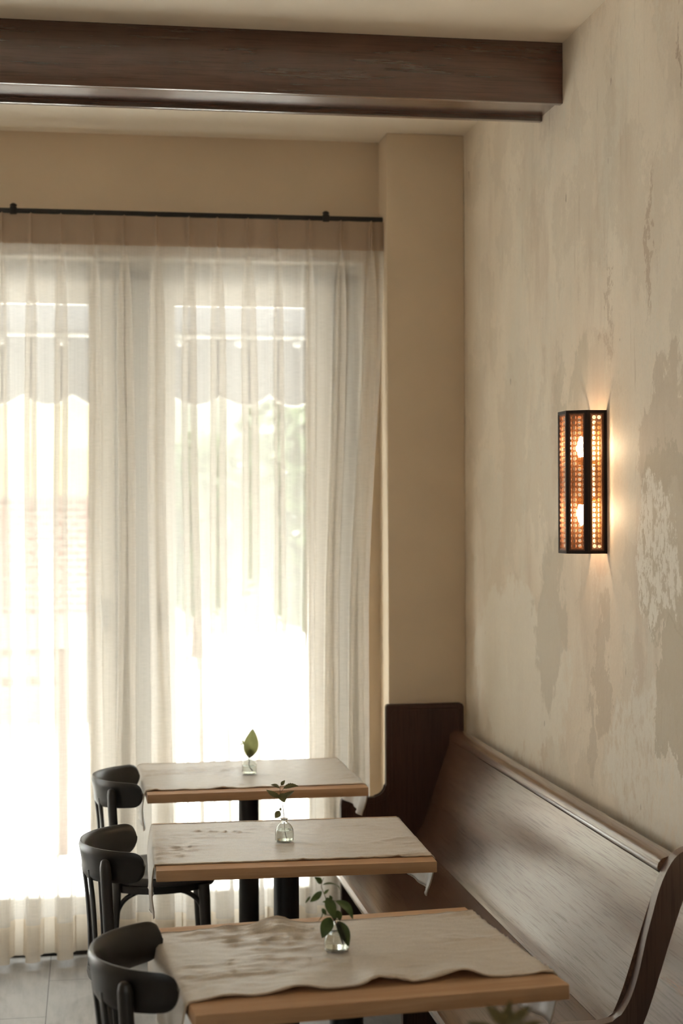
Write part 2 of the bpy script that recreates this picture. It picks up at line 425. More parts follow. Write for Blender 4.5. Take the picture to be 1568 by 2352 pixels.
# ceiling beam: front board, rear board and the slightly recessed soffit between them
beam = empty('ceiling_beam', (-.8, 4.9, 3.15), 'dark brown wooden box beam crossing the room under the ceiling', 'beam')
def under(p): return tuple(a - b for a, b in zip(p, (-.8, 4.9, 3.15)))
link('front_board', B((under((XL, 4.78, 2.965)), under((XW, 4.805, 3.155))), bev=.0025), M['beam'], beam)
link('rear_board', B((under((XL, 5.005, 2.965)), under((XW, 5.03, 3.175))), bev=.0025), M['beam'], beam)
link('soffit', B((under((XL, 4.805, 2.982)), under((XW, 5.005, 3.0)))), M['beam'], beam, False)

# ------------------------------------------------------------------ windows
def frame_rect(bm, x0, x1, z0, z1, w, y0, y1, wt=None, wb=None, bev=.003):
    wt = wt or w; wb = wb or w
    box(bm, (x0, y0, z0), (x0 + w, y1, z1), bev); box(bm, (x1 - w, y0, z0), (x1, y1, z1), bev)
    box(bm, (x0 + w, y0, z1 - wt), (x1 - w, y1, z1), bev); box(bm, (x0 + w, y0, z0), (x1 - w, y1, z0 + wb), bev)
bm = bmesh.new()
frame_rect(bm, WX0, WX1, 0, WZ1, .014, 6.24, 6.44, .014, .012)     # thin pale casing edge
trim2 = struct('trim_2', bm, M['frame'], True)
bm = bmesh.new()
for xc in (.17, -.69, -1.55, -2.41): box(bm, (xc - .07, 6.33, 0), (xc + .07, 6.42, 2.66), .004)
box(bm, (.965, 6.33, 0), (1.071, 6.42, 2.66), .004); box(bm, (WX0 + .014, 6.33, 2.61), (1.071, 6.42, 2.686), .004)
box(bm, (WX0 + .014, 6.30, .012), (1.071, 6.42, .045), .003)
struct('trim_3', bm, M['frame_dark'], True)
struct('trim_4', B(((-3.0, 6.20, 0), (1.15, 6.235, .022)), bev=.003), M['rod'], True)   # dark floor track
def sash(i, x0, x1, handle_x):
    bm = bmesh.new()
    frame_rect(bm, x0, x1, .045, 2.608, .098, 6.315, 6.36, .092, .15)
    w = tag(link('window_%d' % i, bm, M['frame']), kind='structure')
    bm = bmesh.new(); box(bm, (x0 + .098, 6.334, .19), (x1 - .098, 6.340, 2.52))
    link('pane', bm, M['pane'], w, False)
    bm = bmesh.new(); box(bm, (handle_x - .014, 6.300, 1.24), (handle_x + .014, 6.315, 1.36), .004)
    tube(bm, [(handle_x, 6.30, 1.33), (handle_x, 6.275, 1.33), (handle_x, 6.27, 1.25)], .006, 8)
    tag(link('handle', bm, M['metal'], w), 'metal window handle')
    return w
sash(1, .24, .965, .285)
sash(2, -.62, .10, .055)
sash(3, -1.48, -.76, -.805)
sash(4, -2.34, -1.62, -1.665)
for num, ya, yb in ((5, -1.5, -.7),):                 # unseen left-wall window, added to let in fill daylight
    bm = bmesh.new(); ym = (ya + yb) / 2
    for y0, y1 in ((ya, ym), (ym, yb)):
        for a, b in (((y0, .3), (y0 + .06, 2.7)), ((y1 - .06, .3), (y1, 2.7)), ((y0, .3), (y1, .36)), ((y0, 2.64), (y1, 2.7))):
            box(bm, (XL - .09, a[0], a[1]), (XL - .04, b[0], b[1]))
    fill_window = struct('window_%d' % num, bm, M['frame'])
    link('pane', B(((XL - .07, ya + .06, .36), (XL - .064, yb - .06, 2.64))), M['pane'], fill_window, False)

# ------------------------------------------------------------------ curtain rod
rod = empty('curtain_rod', (0, 6.17, 2.848), 'black iron curtain rod above the tall sheer curtain', 'curtain rod')
link('rod', B(((-3.0, -.009, -.0095), (1.147, .009, .0095)), bev=.004), M['rod'], rod)
for x in (-2.68, -1.48, -.279, .921):
    bm = B(((x - .013, -.013, -.014), (x + .013, .013, .015)), bev=.003)
    tube(bm, [(x, 0, .010), (x, 0, .024)], .006, 8); tube(bm, [(x, .0, .0), (x, .10, 0)], .006, 8)
    lathe(bm, [(0, .018), (.012, .018), (.014, .022), (.007, .028), (0, .030)], 12, (x, 0, 0))
    link('bracket', bm, M['rod'], rod)

# ------------------------------------------------------------------ curtain
PL = [-.321, -.213, -.101, .024, .138, .26, .385, .494, .613, .73, .853, .977, 1.098]
while PL[0] > -.80: PL.insert(0, PL[0] - .119)
ZT, ZH = 2.838, 2.724                                             # top of cloth, underside of heading
def curtain(name, PL, x_end, label, shift=True, seed=1):
    rnd = random.Random(seed)
    x_start = PL[0] - .06
    bounds = [x_start] + [(a + b) / 2 for a, b in zip(PL, PL[1:])] + [x_end]
    par = [(rnd.uniform(.7, 1.25), rnd.uniform(-1, 1), rnd.uniform(0, 6.28), rnd.uniform(.6, 1.3)) for _ in PL]
    def row(z):
        drop = max(0., ZH - z)
        pts = []
        for i, c in enumerate(PL):
            a, b = bounds[i], bounds[i + 1]
            wA, sk, ph, dA = par[i]
            op = 1 - math.exp(-drop / .13)                         # tulip opening below the pinch
            w = .002 + .030 * wA * op + .006 * sstep(drop, .6, 2.6)
            g = .0012 + .0040 * op * dA + .017 * sstep(drop, .9, 2.6) * wA
            d = .024 + .012 * op + .045 * dA * sstep(drop, .2, 2.7) + .055 * dA * sstep(drop, 1.7, 2.7)
            cc = c + sk * .016 * sstep(drop, .3, 2.6) + .006 * math.sin(z * 2.1 + ph) * sstep(drop, .1, 1.)
            cp = [(a, 0), (a + (cc - a) * .45, .004 * math.sin(ph)), (cc - g - .010 * (1 + op), .001), (cc - g, -.35 * d), (cc - w * .8, -.72 * d), (cc - w * .75, -.95 * d), (cc, -d * 1.04),
                  (cc + w * .75, -.95 * d), (cc + w * .8, -.72 * d), (cc + g, -.35 * d), (cc + g + .010 * (1 + op), .001), (cc + (b - cc) * .55, .004 * math.cos(ph))]
            if i == len(PL) - 1: cp.append((b, .0))
            pts += cp
        pts = [(x, y + .02 * math.sin(x * 9 + seed) * sstep(drop, .5, 2.6)) for x, y in pts]
        if shift:
            f = sstep(drop, 0, 1.5)
            pts = [(x - .072 * f * sstep(x, .75, 1.15), y - .03 * f * sstep(x, .8, 1.1)) for x, y in pts]
        P = smooth_path([(x, y, 0) for x, y in pts], 3)
        return [(p.x, 6.165 + min(p.y, .012), z) for p in P]
    root = empty(name, ((x_start + x_end) / 2, 6.165, 0), label, 'curtain')
    org = Vector(root.location)
    def sheet(pname, zs, m, lab=None):
        bm = bmesh.new(); ngrid(bm, [[Vector(p) - org for p in row(z)] for z in zs])
        o = link(pname, bm, m, root, True, 180)
        if lab: o['label'] = lab
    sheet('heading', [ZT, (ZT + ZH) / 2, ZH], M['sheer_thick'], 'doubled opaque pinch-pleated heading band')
    zs = [ZH - .02 * k for k in range(12)]
    zs += [zs[-1] - (zs[-1] - .16) * k / 34 for k in range(1, 35)]
    sheet('panel', zs, M['sheer'])
    sheet('hem', [.16 - .138 * k / 5 for k in range(6)], M['sheer_hem'], 'denser doubled bottom hem')
    for c in PL: link('hook', T([(c - org.x, .004, ZT - .02), (c - org.x, .0, ZT), (c - org.x, .004, ZT + .006)], .0022, 6), M['rod'], root)
    return root
curtain('curtain', PL, 1.150, 'sheer off-white pinch-pleated curtain over the tall windows, beside the corner pier')

# ------------------------------------------------------------------ pews
# outline of the seat-back board (x, z), measured on the near end
BACK = smooth_path([(1.222, .452, 0), (1.247, .487, 0), (1.272, .545, 0), (1.300, .628, 0), (1.325, .705, 0), (1.349, .775, 0), (1.366, .818, 0)], 4)
def pew(y0, y1, label, far_end, near_end):
    root = empty('church_pew', (1.15, (y0 + y1) / 2, 0), label, 'bench')
    org = Vector(root.location)
    def L(bm):
        bmesh.ops.translate(bm, verts=bm.verts, vec=-org); return bm
    b = [(p.x, p.y) for p in BACK]
    outl = b + [(p[0] + .024, p[1] + .0) for p in b[::-1]]
    link('backrest', L(prism(bmesh.new(), outl, 'Y', y0, y1, .0)), M['pew'], root, True, 50)
    cap = [(1.362, .823), (1.360, .832), (1.363, .843), (1.372, .852), (1.386, .857), (1.402, .858), (1.416, .855), (1.424, .846), (1.424, .832), (1.416, .823)]
    link('top_rail', L(prism(bmesh.new(), cap, 'Y', y0, y1)), M['pew'], root, True, 60)
    seat = [(.853, .418), (.846, .428), (.846, .440), (.853, .449), (.866, .452), (.90, .451), (.97, .448), (1.05, .4455), (1.13, .446), (1.20, .450), (1.245, .452), (1.245, .420)]
    link('seat', L(prism(bmesh.new(), seat, 'Y', y0, y1)), M['pew'], root, True, 35)
    link('seat_rail', L(B(((.93, y0, .34), (.952, y1, .42)))), M['pew_end'], root, False)
    link('seat_support', L(B(((.95, (y0 + y1) / 2 - .015, 0), (1.24, (y0 + y1) / 2 + .015, .42)))), M['pew_end'], root, False)
    if far_end:
        r = .012
        o = [(.94, 0), (.94, .585)] + [(.957 - .017 * math.cos(a), .592 + .017 * math.sin(a)) for a in (.4, .8, 1.2, PI / 2)]
        cx_, cz_, rr = 1.068, .657, .047
        o += [(cx_ + rr * math.sin(a), cz_ - rr * math.cos(a)) for a in [k * PI / 2 / 8 for k in range(9)]]
        o += [(1.115, .951), (1.1185, .959), (1.127, .962)]
        o += [(1.405, .962), (1.414, .958), (1.419, .948), (1.420, 0)]
        pe = link('end_panel', L(prism(bmesh.new(), o, 'Y', y1, y1 + .035, .004)), M['pew_end'], root, True, 40)
        ins = .020
        path = [(.958, .30), (.958, .57), (.972, .590), (1.068, .590), (1.110, .603), (1.134, .640), (1.135, .66), (1.135, .930), (1.147, .942), (1.388, .942), (1.400, .930), (1.400, .30)]
        bm = T([(x - org.x, y1 + .001 - org.y, z) for x, z in path], .0028, 6)
        link('routed_rim', bm, M['pew_end'], pe)
    if near_end:
        e = [(1.198, .469), (1.225, .473), (1.247, .482), (1.269, .510), (1.285, .543), (1.299, .587), (1.310, .633), (1.321, .680), (1.335, .729), (1.349, .778), (1.363, .814), (1.378, .842), (1.391, .860), (1.407, .873), (1.426, .881), (1.448, .884)]
        e = [(p.x, p.y) for p in smooth_path([(a, c, 0) for a, c in e], 3)]
        o = [(1.448, 0), (.835, 0), (.835, .445), (.845, .462), (.865, .469)][1:] + e + [(1.448, 0)]
        link('end_panel', L(prism(bmesh.new(), o, 'Y', y0 - .036, y0, .003)), M['pew_end2'], root, True, 40)
    return root
M['pew_end2'] = mat_wood('pew_end_satin', (.12, .068, .05), (.16, .092, .068), (.10, .056, .042), 'Z', .33, 1., .5, .8, rv=1.2, cr=.34)
pew(3.70, 5.963, 'long dark oak church pew against the plaster wall, behind the three tables', True, True)
pew(1.95, 3.52, 'second dark oak pew at the bottom right edge, nearest the viewer', False, False)

# ------------------------------------------------------------------ tables
def table(loc, rz, label):
    t = empty('cafe_table', loc, label, 'table', rad(rz), 'cafe tables along the pew')
    w, d = .378, .325
    link('tabletop', B(((-w, -d, .72), (w, d, .75)), bev=.0022), M['beech'], t)
    bm = T([(0, 0, .02), (0, 0, .715)], .0365, 28); link('pedestal', bm, M['steel'], t)
    link('mounting_plate', B(((-.15, -.15, .712), (.15, .15, .72)), bev=.002), M['steel'], t)
    bm = B(((-.20, -.20, 0), (.20, .20, .012)), bev=.004)
    lathe(bm, [(0, .03), (.045, .03), (.07, .018), (.075, .010)], 28)
    link('base', bm, M['steel'], t)
    return t
# wrinkle field of a runner
def runner(tb_loc, rz, y0, y1, label, seed, lift=(), Ld=.145, Rd=.118, gl=.10, gr=.10):
    a = .378; st = .0085
    org = Vector(tb_loc)
    root = empty('table_runner', (tb_loc[0], tb_loc[1], .75), label, 'table runner', rad(rz), 'linen runners on the cafe tables')
    s0, s1 = -(a + Ld), a + Rd
    ns = int((s1 - s0) / st); nt = int((y1 - y0) / st)
    def P(s, t):
        y = y0 + (y1 - y0) * t
        # edge meander
        e = .004 * mn.noise(Vector((s * 7, seed, 0))) + .0025 * mn.noise(Vector((s * 22, seed + 3, 0)))
        y += e * (1 if t < .5 else .7) * (abs(t - .5) * 2)
        ridges = 1 - abs(mn.noise(Vector((s * 5 + seed, y * 26 + math.sin(s * 7) * 1.2, seed * 2.3)))) * 3.6
        ridges2 = 1 - abs(mn.noise(Vector((s * 11 - seed, y * 52 + s * 9, seed)))) * 3.6
        msk = sstep(mn.noise(Vector((s * 3.1, y * 5, seed * 7))), -.25, .35)
        h = .0022 + msk * (.0050 * max(0, ridges) ** 2 + .0028 * max(0, ridges2) ** 2) + .0015 * mn.noise(Vector((s * 30, y * 60, seed)))
        vs = 1 - math.exp(-((s ** 2 + (y + .0) ** 2) / .0035)) * .8
        h = .0018 + max(0, h - .0018) * vs
        for ls, lw, lh, side in lift:
            edge = (1 - t) if side == 0 else t
            k = math.exp(-((s - ls) / lw) ** 2) * sstep(edge, .72, 1.)
            h += lh * k; y += (lh * .9 if side == 0 else -.004) * k * edge
        r = .004
        if abs(s) <= a:
            z = h; x = s
            over = abs(s) - (a - .012)
            if over > 0: z -= .0016 * (over / .012) ** 2
            return Vector((x, y, z))
        sg = 1 if s > 0 else -1
        q = abs(s) - a
        if q < r * 1.57:
            an = q / r; x = a + r * math.sin(an); z = h * .5 + .0012 - r * (1 - math.cos(an)) + .001
        else:
            dd = q - r * 1.57; D = (Ld if sg < 0 else Rd)
            f = dd / D
            fold = math.sin(y * 19 + seed * 1.7 + dd * 6) * (.004 if sg < 0 else .009) * f + math.sin(y * 43 + seed) * .004 * f
            x = a + r + .001 + fold + (.006 * math.sin(PI * min(1, f * 1.2)) + .004 * f) - (.018 * f if sg > 0 else 0)
            z = -r - dd * (1 - .05 * f)
            g = gl if sg < 0 else gr
            yc = y0 + .03
            y = yc + (y - yc) * (1 - g * f ** 1.5) + .010 * f * (1 - t)
        return Vector((sg * x, y, z))
    rows = [[P(s0 + (s1 - s0) * i / ns, j / nt) for i in range(ns + 1)] for j in range(nt + 1)]
    bm = bmesh.new(); ngrid(bm, rows)
    o = link('cloth', bm, M['linen'], root, True, 180)
    md = o.modifiers.new('thickness', 'SOLIDIFY'); md.thickness = .0011; md.offset = 1
    bm = bmesh.new()
    loop = rows[0] + [r[-1] for r in rows[1:-1]] + rows[-1][::-1] + [r[0] for r in rows[::-1][1:]]
    tube(bm, [p + Vector((0, 0, .0006)) for p in loop], .0019, 6)
    link('hem', bm, M['hemlinen'], root)
    return root
TB = [((.563, 5.712, 0), .8, 'beech-topped cafe table nearest the window, the farthest of the row'),
      ((.557, 4.553, 0), -1.3, 'beech-topped cafe table in the middle, under the vase with the thin serrated sprig'),
      ((.540, 3.365, 0), 5.3, 'beech-topped cafe table in the foreground, set slightly askew'),
      ((.575, 2.22, 0), 0., 'cafe table nearest the viewer, below the frame, carrying the blurred olive sprig')]
for l, r, lab in TB: table(l, r, lab)
runner(TB[0][0], TB[0][1], -.262, .318, 'beige linen runner on the farthest table, palest in the window light', 1, Ld=.145)
runner(TB[1][0], TB[1][1], -.262, .290, 'beige linen runner on the middle table, its corner hanging low by the middle chair', 2, Ld=.155)
runner(TB[2][0], TB[2][1], -.245, .268, 'beige linen runner on the foreground table with a rippled front edge', 3,
       lift=((-.16, .05, .010, 0), (.015, .045, .013, 0), (.14, .04, .008, 0), (.19, .04, .012, 0), (-.10, .045, .016, 1), (-.3, .04, .006, 0)))
runner(TB[3][0], TB[3][1], -.26, .27, 'beige linen runner on the table below the frame nearest the viewer', 6)

# ------------------------------------------------------------------ chairs
R_ = .205
def make_chair():
    t = empty('bentwood_chair', (0, 0, 0), 'x', 'chair')
    # seat with rim
    bm = bmesh.new()
    prof = [(0, .472), (.10, .471), (.165, .473), (.188, .478), (.200, .480), (.2065, .477), (.208, .470), (.206, .455), (.198, .452), (0, .452)]
    lathe(bm, prof, 48)
    for v in bm.verts:
        v.co.x = v.co.x * .93 + .019
        if v.co.x > .12: v.co.y *= 1.03
    link('seat', bm, M['black_seat'], t, True, 60)
    link('seat_frame', lathe(bmesh.new(), [(.170, .452), (.200, .452), (.2015, .440), (.199, .428), (.172, .428), (.170, .452)], 48), M['black'], t, True, 40)
    # curved back band with rounded ends, leaning back slightly and bellied
    n = 56; rows = []
    A0 = rad(75)
    outer = []; inner = []
    for i in range(n + 1):
        u = math.sin((-1 + 2 * i / n) * PI / 2); an = u * A0
        edge = 1 - abs(u)
        arc = min(1., edge * A0 * R_ / .040)
        cr = max(0., 1 - (1 - arc) ** 2.6) ** (1 / 2.6)
        zt, zb = .800, .705 + .016 * u * u
        hh = (zt - zb) / 2 * cr + .0006
        zc = (zt + zb) / 2 + .004 * (1 - cr)
        ri = []; ro = []
        m = 8
        for j in range(m + 1):
            v = -1 + 2 * j / m
            z = zc + v * hh
            rr = R_ + .004 + (.012 if abs(u) < 2 else 0) * v * .6 - .004 * (1 - v * v)
            th = (.0105 - .0035 * u * u) * math.sqrt(max(.03, 1 - v ** 6))
            def pt(r_):
                # ends straighten towards the front
                x = -r_ * math.cos(an); y = r_ * math.sin(an)
                return Vector((x, y, z))
            ro.append(pt(rr + th)); ri.append(pt(rr - th))
        rows.append(ro + ri[::-1])
    bm = bmesh.new()
    g = [[bm.verts.new(p) for p in r] for r in rows]; k = len(g[0])
    for a, b in zip(g, g[1:]):
        for j in range(k): bm.faces.new((a[j], a[(j + 1) % k], b[(j + 1) % k], b[j]))
    bm.faces.new(g[0][::-1]); bm.faces.new(g[-1])
    link('backrest', bm, M['black'], t, True, 50)
    # rear legs rising as flat stiles with rounded tops, fixed outside the band
    for s in (-1, 1):
        an = rad(47)
        def q(rr, z, da=0): return (-rr * math.cos(an + da), s * rr * math.sin(an + da), z)
        pts = [q(R_ + .030, .0), q(R_ + .018, .22), q(R_ + .002, .42), q(R_ + .003, .50), q(R_ + .012, .62), q(R_ + .019, .70), q(R_ + .023, .757), q(R_ + .024, .772), q(R_ + .024, .777), q(R_ + .024, .7795)]
        rs = [.0125, .0155, .018, .018, .0175, .0175, .0172, .014, .009, .002]
        bm = T([Vector(p) for p in smooth_path(pts[:7], 3)[:-1] + [Vector(p) for p in pts[6:]]],
               [v for i in range(6) for v in [rs[i] + (rs[i + 1] - rs[i]) * f / 3 for f in range(3)]] + rs[6:], 14, flat=(1.05, .58),
               up=(math.sin(an), s * math.cos(an), 0))
        link('leg', bm, M['black'], t, True, 60)
        # front leg
        p0 = (.150, s * .158, .450); p1 = (.168, s * .178, .0)
        pts = [Vector(p0).lerp(Vector(p1), f / 8) for f in range(9)]
        bm = T(pts, [.020, .020, .0185, .0175, .016, .0145, .0135, .0125, .0115], 14)
        link('leg', bm, M['black'], t)
        # bent brace arch at the side
        a = Vector((.155, s * .165, .29)); b = Vector(q(R_ + .010, .29))
        arch = smooth_path([a, a.lerp(b, .05) + Vector((0, -s * .006, .09)), a.lerp(b, .22) + Vector((0, 0, .136)), a.lerp(b, .5) + Vector((0, s * .004, .150)), b.lerp(a, .22) + Vector((0, 0, .136)), b.lerp(a, .05) + Vector((0, -s * .004, .09)), b], 5)
        link('brace', T(arch, .0085, 10), M['black'], t)
    # front brace arch
    a = Vector((.155, -.165, .29)); b = Vector((.155, .165, .29))
    arch = smooth_path([a, a.lerp(b, .04) + Vector((-.004, 0, .09)), a.lerp(b, .2) + Vector((-.006, 0, .134)), a.lerp(b, .5) + Vector((-.006, 0, .148)), b.lerp(a, .2) + Vector((-.006, 0, .134)), b.lerp(a, .04) + Vector((-.004, 0, .09)), b], 5)
    link('brace', T(arch, .0085, 10), M['black'], t)
    # slats between seat and band
    for d in (-21, 0, 21):
        an = rad(d)
        pts = [(-rr * math.cos(an), rr * math.sin(an), z) for rr, z in ((R_ - .012, .455), (R_ - .012, .55), (R_ - .006, .65), (R_ + .004, .735))]
        link('slat', T(smooth_path(pts, 4), .0075, 10, flat=(.75, 1.5), up=(-math.cos(an), math.sin(an), 0)), M['black'], t)
    return t
def copy_tree(o, parent=None):
    c = o.copy(); COL.objects.link(c); c.parent = parent
    for ch in list(o.children): copy_tree(ch, c)
    return c
ch0 = make_chair()
CH = [((.215, 3.325), 2.3, 'black bentwood chair in the foreground at the askew table'),
      ((.190, 4.440), 1.6, 'black bentwood chair at the middle table, leftmost of the three'),
      ((.226, 5.520), 0., 'black bentwood chair at the farthest table, closest to the curtain')]
allch = [ch0] + [copy_tree(ch0) for _ in CH[1:]]
for o, (p, rz, lab) in zip(allch, CH):
    o.location = (p[0], p[1], 0); o.rotation_euler = (0, 0, rad(rz))
    tag(o, lab, 'chair', 'black bentwood chairs')

# ------------------------------------------------------------------ vases and sprigs
def vase(loc, prof, level, label):
    v = empty('bud_vase', loc, label, 'vase', 0, 'glass bud vases')
    inner = [(max(r - .0018, .0002), z) for r, z in prof]
    inner[0] = (0, prof[0][1] + .006); inner[1] = (prof[1][0] - .003, prof[0][1] + .006)
    out = [(0, 0)] + prof[1:] + inner[::-1]
    link('bottle', lathe(bmesh.new(), out, 40), M['glass'], v, True, 80)
    w = [(0, .0063)] + [(max(r - .0004, .0002), max(z, .0065)) for r, z in inner[1:] if z < level]
    w += [(w[-1][0], level), (0, level)]
    link('water', lathe(bmesh.new(), w, 40), M['water'], v, True, 80)
    return v
PA = [(0, 0), (.0215, 0), (.0252, .002), (.0262, .006), (.0262, .034), (.0255, .041), (.022, .047), (.014, .0505), (.0095, .052), (.0088, .056), (.0088, .062), (.0098, .067), (.0128, .0695)]
PB = [(0, 0), (.022, 0), (.0256, .002), (.0268, .006), (.0270, .020), (.0268, .028), (.0255, .035), (.0225, .042), (.0175, .049), (.0125, .0535), (.0092, .056), (.0086, .059), (.0088, .0625), (.0122, .066)]
PC = [(0, 0), (.022, 0), (.0262, .002), (.0275, .006), (.0276, .016), (.0268, .026), (.0245, .035), (.0205, .043), (.0150, .050), (.0100, .055), (.0078, .059), (.0076, .063), (.0105, .068)]

def leaf(bm, base, tip, w, nrm=(0, -1, .2), curl=.15, serr=0., fold=.25, shape=.45):
    base = Vector(base); tip = Vector(tip); ax = tip - base; Ln = ax.length; ax.normalize()
    n = Vector(nrm); n = (n - ax * n.dot(ax)).normalized(); sd = ax.cross(n)
    N = 14; Mx = 3; rows = []
    for i in range(N + 1):
        t = i / N
        prof = math.sin(PI * t ** (.9 if shape < .5 else 1.2)) ** .8 * (1 - .25 * t)
        hw = w / 2 * prof * 1.12 + .0002
        if serr: hw *= 1 + serr * (((i * 1.0) % 2) - .5)
        c = base + ax * Ln * t + n * (curl * Ln * math.sin(PI * t))
        rows.append([c + sd * hw * (j / Mx) + n * fold * hw * abs(j / Mx) for j in range(-Mx, Mx + 1)])
    ngrid(bm, rows); return bm
def sprig(loc, label, k, ox, oy, stem, leaves, lm, sr=.0011, serr=0., curlk=1., rnd=None, extra=()):
    """stem and leaf coordinates are given in millimetre-like units (x right, y down) around the vase foot"""
    r = empty('leafy_sprig', loc, label, 'plant')
    rr = random.Random(7)
    def P(x, y, dy=0.): return Vector(((x - ox) * k, dy, (oy - y) * k))
    bm = T(smooth_path([P(*p) for p in stem], 5), sr * 1.15, 7, r2=sr * .7)
    for e in extra: tube(bm, smooth_path([P(*p) for p in e], 4), sr * .6, 6)
    link('stem', bm, M['stem'], r)
    for (b, t, w, nn, cu) in leaves:
        o = link('leaf', leaf(bmesh.new(), P(*b), P(*t), w * k, nn, cu, serr), lm, r, True, 180)
    return r
ZV = .7545
vase((.567, 5.715, ZV), PA, .030, 'short cylindrical glass vase on the farthest table, holding one broad leaf')
vase((.549, 4.530, ZV), PB, .0335, 'round-shouldered clear glass vase on the middle table')
vase((.524, 3.390, ZV + .001), PC, .036, 'bell-shaped glass vase half full of water on the foreground table')
vase((.575, 2.19, ZV), PB, .036, 'small glass vase on the table below the frame nearest the viewer')
sprig((.567, 5.715, ZV), 'single broad upright pale green leaf in the vase by the window', .0002064, 400, 985,
      [(440, 925, .0), (395, 840), (398, 760), (402, 690)],
      [((402, 705, 0), (462, 195, .0), 262, (.15, -1, .1), -.05),
       ((395, 690, .004), (372, 470, .012), 110, (0, -1, 0), .05),
       ((420, 690, .004), (470, 520, .012), 80, (0, -1, 0), .05),
       ((330, 470, .008), (228, 478, .004), 38, (0, -.4, 1), .15),
       ((330, 480, .008), (272, 393, .006), 34, (0, -1, 0), .1)], M['leaf_a'], .0014, extra=([(398, 760, .002), (360, 600, .008), (320, 470, .008)],))
sprig((.549, 4.530, ZV), 'thin upright sprig of brownish serrated leaves in the middle vase', .0001634, 1000, 2175,
      [(1030, 2125), (1005, 1980), (1000, 1860), (995, 1750), (975, 1550), (958, 1460), (930, 1345), (925, 1240), (950, 1170)],
      [((945, 1185, 0), (1012, 1098, -.004), 62, (0, -1, .4), .1),
       ((915, 1235, 0), (768, 1180, .006), 78, (0, -.6, 1), .12),
       ((985, 1240, -.002), (1248, 1205, -.008), 112, (0, -.7, .9), .12),
       ((925, 1385, 0), (680, 1255, -.006), 118, (.1, -.7, .8), -.12),
       ((935, 1395, -.002), (1170, 1285, -.010), 120, (-.1, -.6, .9), -.10),
       ((940, 1330, -.002), (992, 1470, -.016), 165, (0, -1, .5), .08),
       ((912, 1632, -.002), (835, 1755, -.006), 118, (.1, -1, .1), .08),
       ((922, 1630, -.002), (938, 1575, -.002), 42, (0, -1, 0), .05)], M['leaf_b'], .0007, serr=.22,
      extra=([(990, 1690), (950, 1662), (915, 1635)], [(930, 1345), (960, 1290), (1000, 1235)], [(925, 1240), (890, 1215)]))
sprig((.524, 3.390, ZV + .001), 'bushy sprig of deep green pointed leaves in the foreground vase', .0001185, 875, 1600,
      [(960, 1500), (900, 1290), (840, 1090), (775, 980), (700, 740), (645, 590), (600, 470), (598, 390), (635, 290)],
      [((598, 385, 0), (462, 262, -.004), 110, (0, -.8, .5), .1),
       ((615, 415, 0), (880, 430, .0), 62, (0, -.4, 1), .12),
       ((870, 425, 0), (935, 520, -.002), 30, (.5, -.4, .5), .1),
       ((600, 530, 0), (375, 700, -.008), 128, (-.2, -.8, .6), -.14),
       ((385, 600, -.006), (288, 712, -.010), 40, (0, -.7, .7), .0),
       ((640, 585, 0), (735, 505, .003), 52, (0, -.8, .6), .1),
       ((690, 640, -.002), (800, 1000, -.020), 200, (.1, -1, .25), .10),
       ((780, 700, 0), (745, 610, .002), 60, (0, -1, .3), .1),
       ((845, 712, 0), (1155, 1040, -.012), 195, (.5, -.8, .7), .20),
       ((760, 1010, 0), (582, 1345, -.018), 235, (-.2, -1, .3), .14),
       ((885, 1080, 0), (1062, 1515, -.020), 215, (.25, -1, .2), .14),
       ((610, 850, .004), (680, 965, .0), 75, (0, -1, .1), .1),
       ((690, 730, 0), (610, 725, .0), 40, (0, -.7, .5), .1),
       ((600, 855, .006), (540, 1090, .008), 26, (-1, -.5, .1), -.25),
       ((870, 900, .004), (950, 1070, .0), 120, (0, -1, .4), .1),
       ((830, 1060, .002), (905, 900, .006), 70, (0, -1, .3), .1)], M['leaf_c'], .0011,
      extra=([(700, 740), (770, 715), (845, 712)], [(775, 980), (690, 960, .002), (610, 860, .004)], [(840, 1090), (870, 980, .003), (860, 900, .004)]))
sprig((.575, 2.19, ZV), 'blurred olive leaf tips at the bottom edge, nearest the viewer', .0002, 0, 0,
      [(8, -45), (0, -330), (10, -700), (0, -1000), (20, -1180)],
      [((10, -1100, 0), (60, -1262, 0), 70, (0, -1, .3), .1), ((10, -1080, 0), (-120, -1235, 0), 80, (0, -1, .4), .1),
       ((10, -1060, 0), (210, -1215, 0), 80, (0, -1, .4), .1), ((0, -980, 0), (-260, -1120, .0), 90, (0, -.7, .7), .1),
       ((0, -960, 0), (290, -1100, .0), 90, (0, -.7, .7), .1), ((0, -760, 0), (-230, -860, 0), 110, (0, -.7, .7), -.1),
       ((0, -640, 0), (240, -740, 0), 110, (0, -.7, .7), -.1)], M['leaf_d'], .0012)

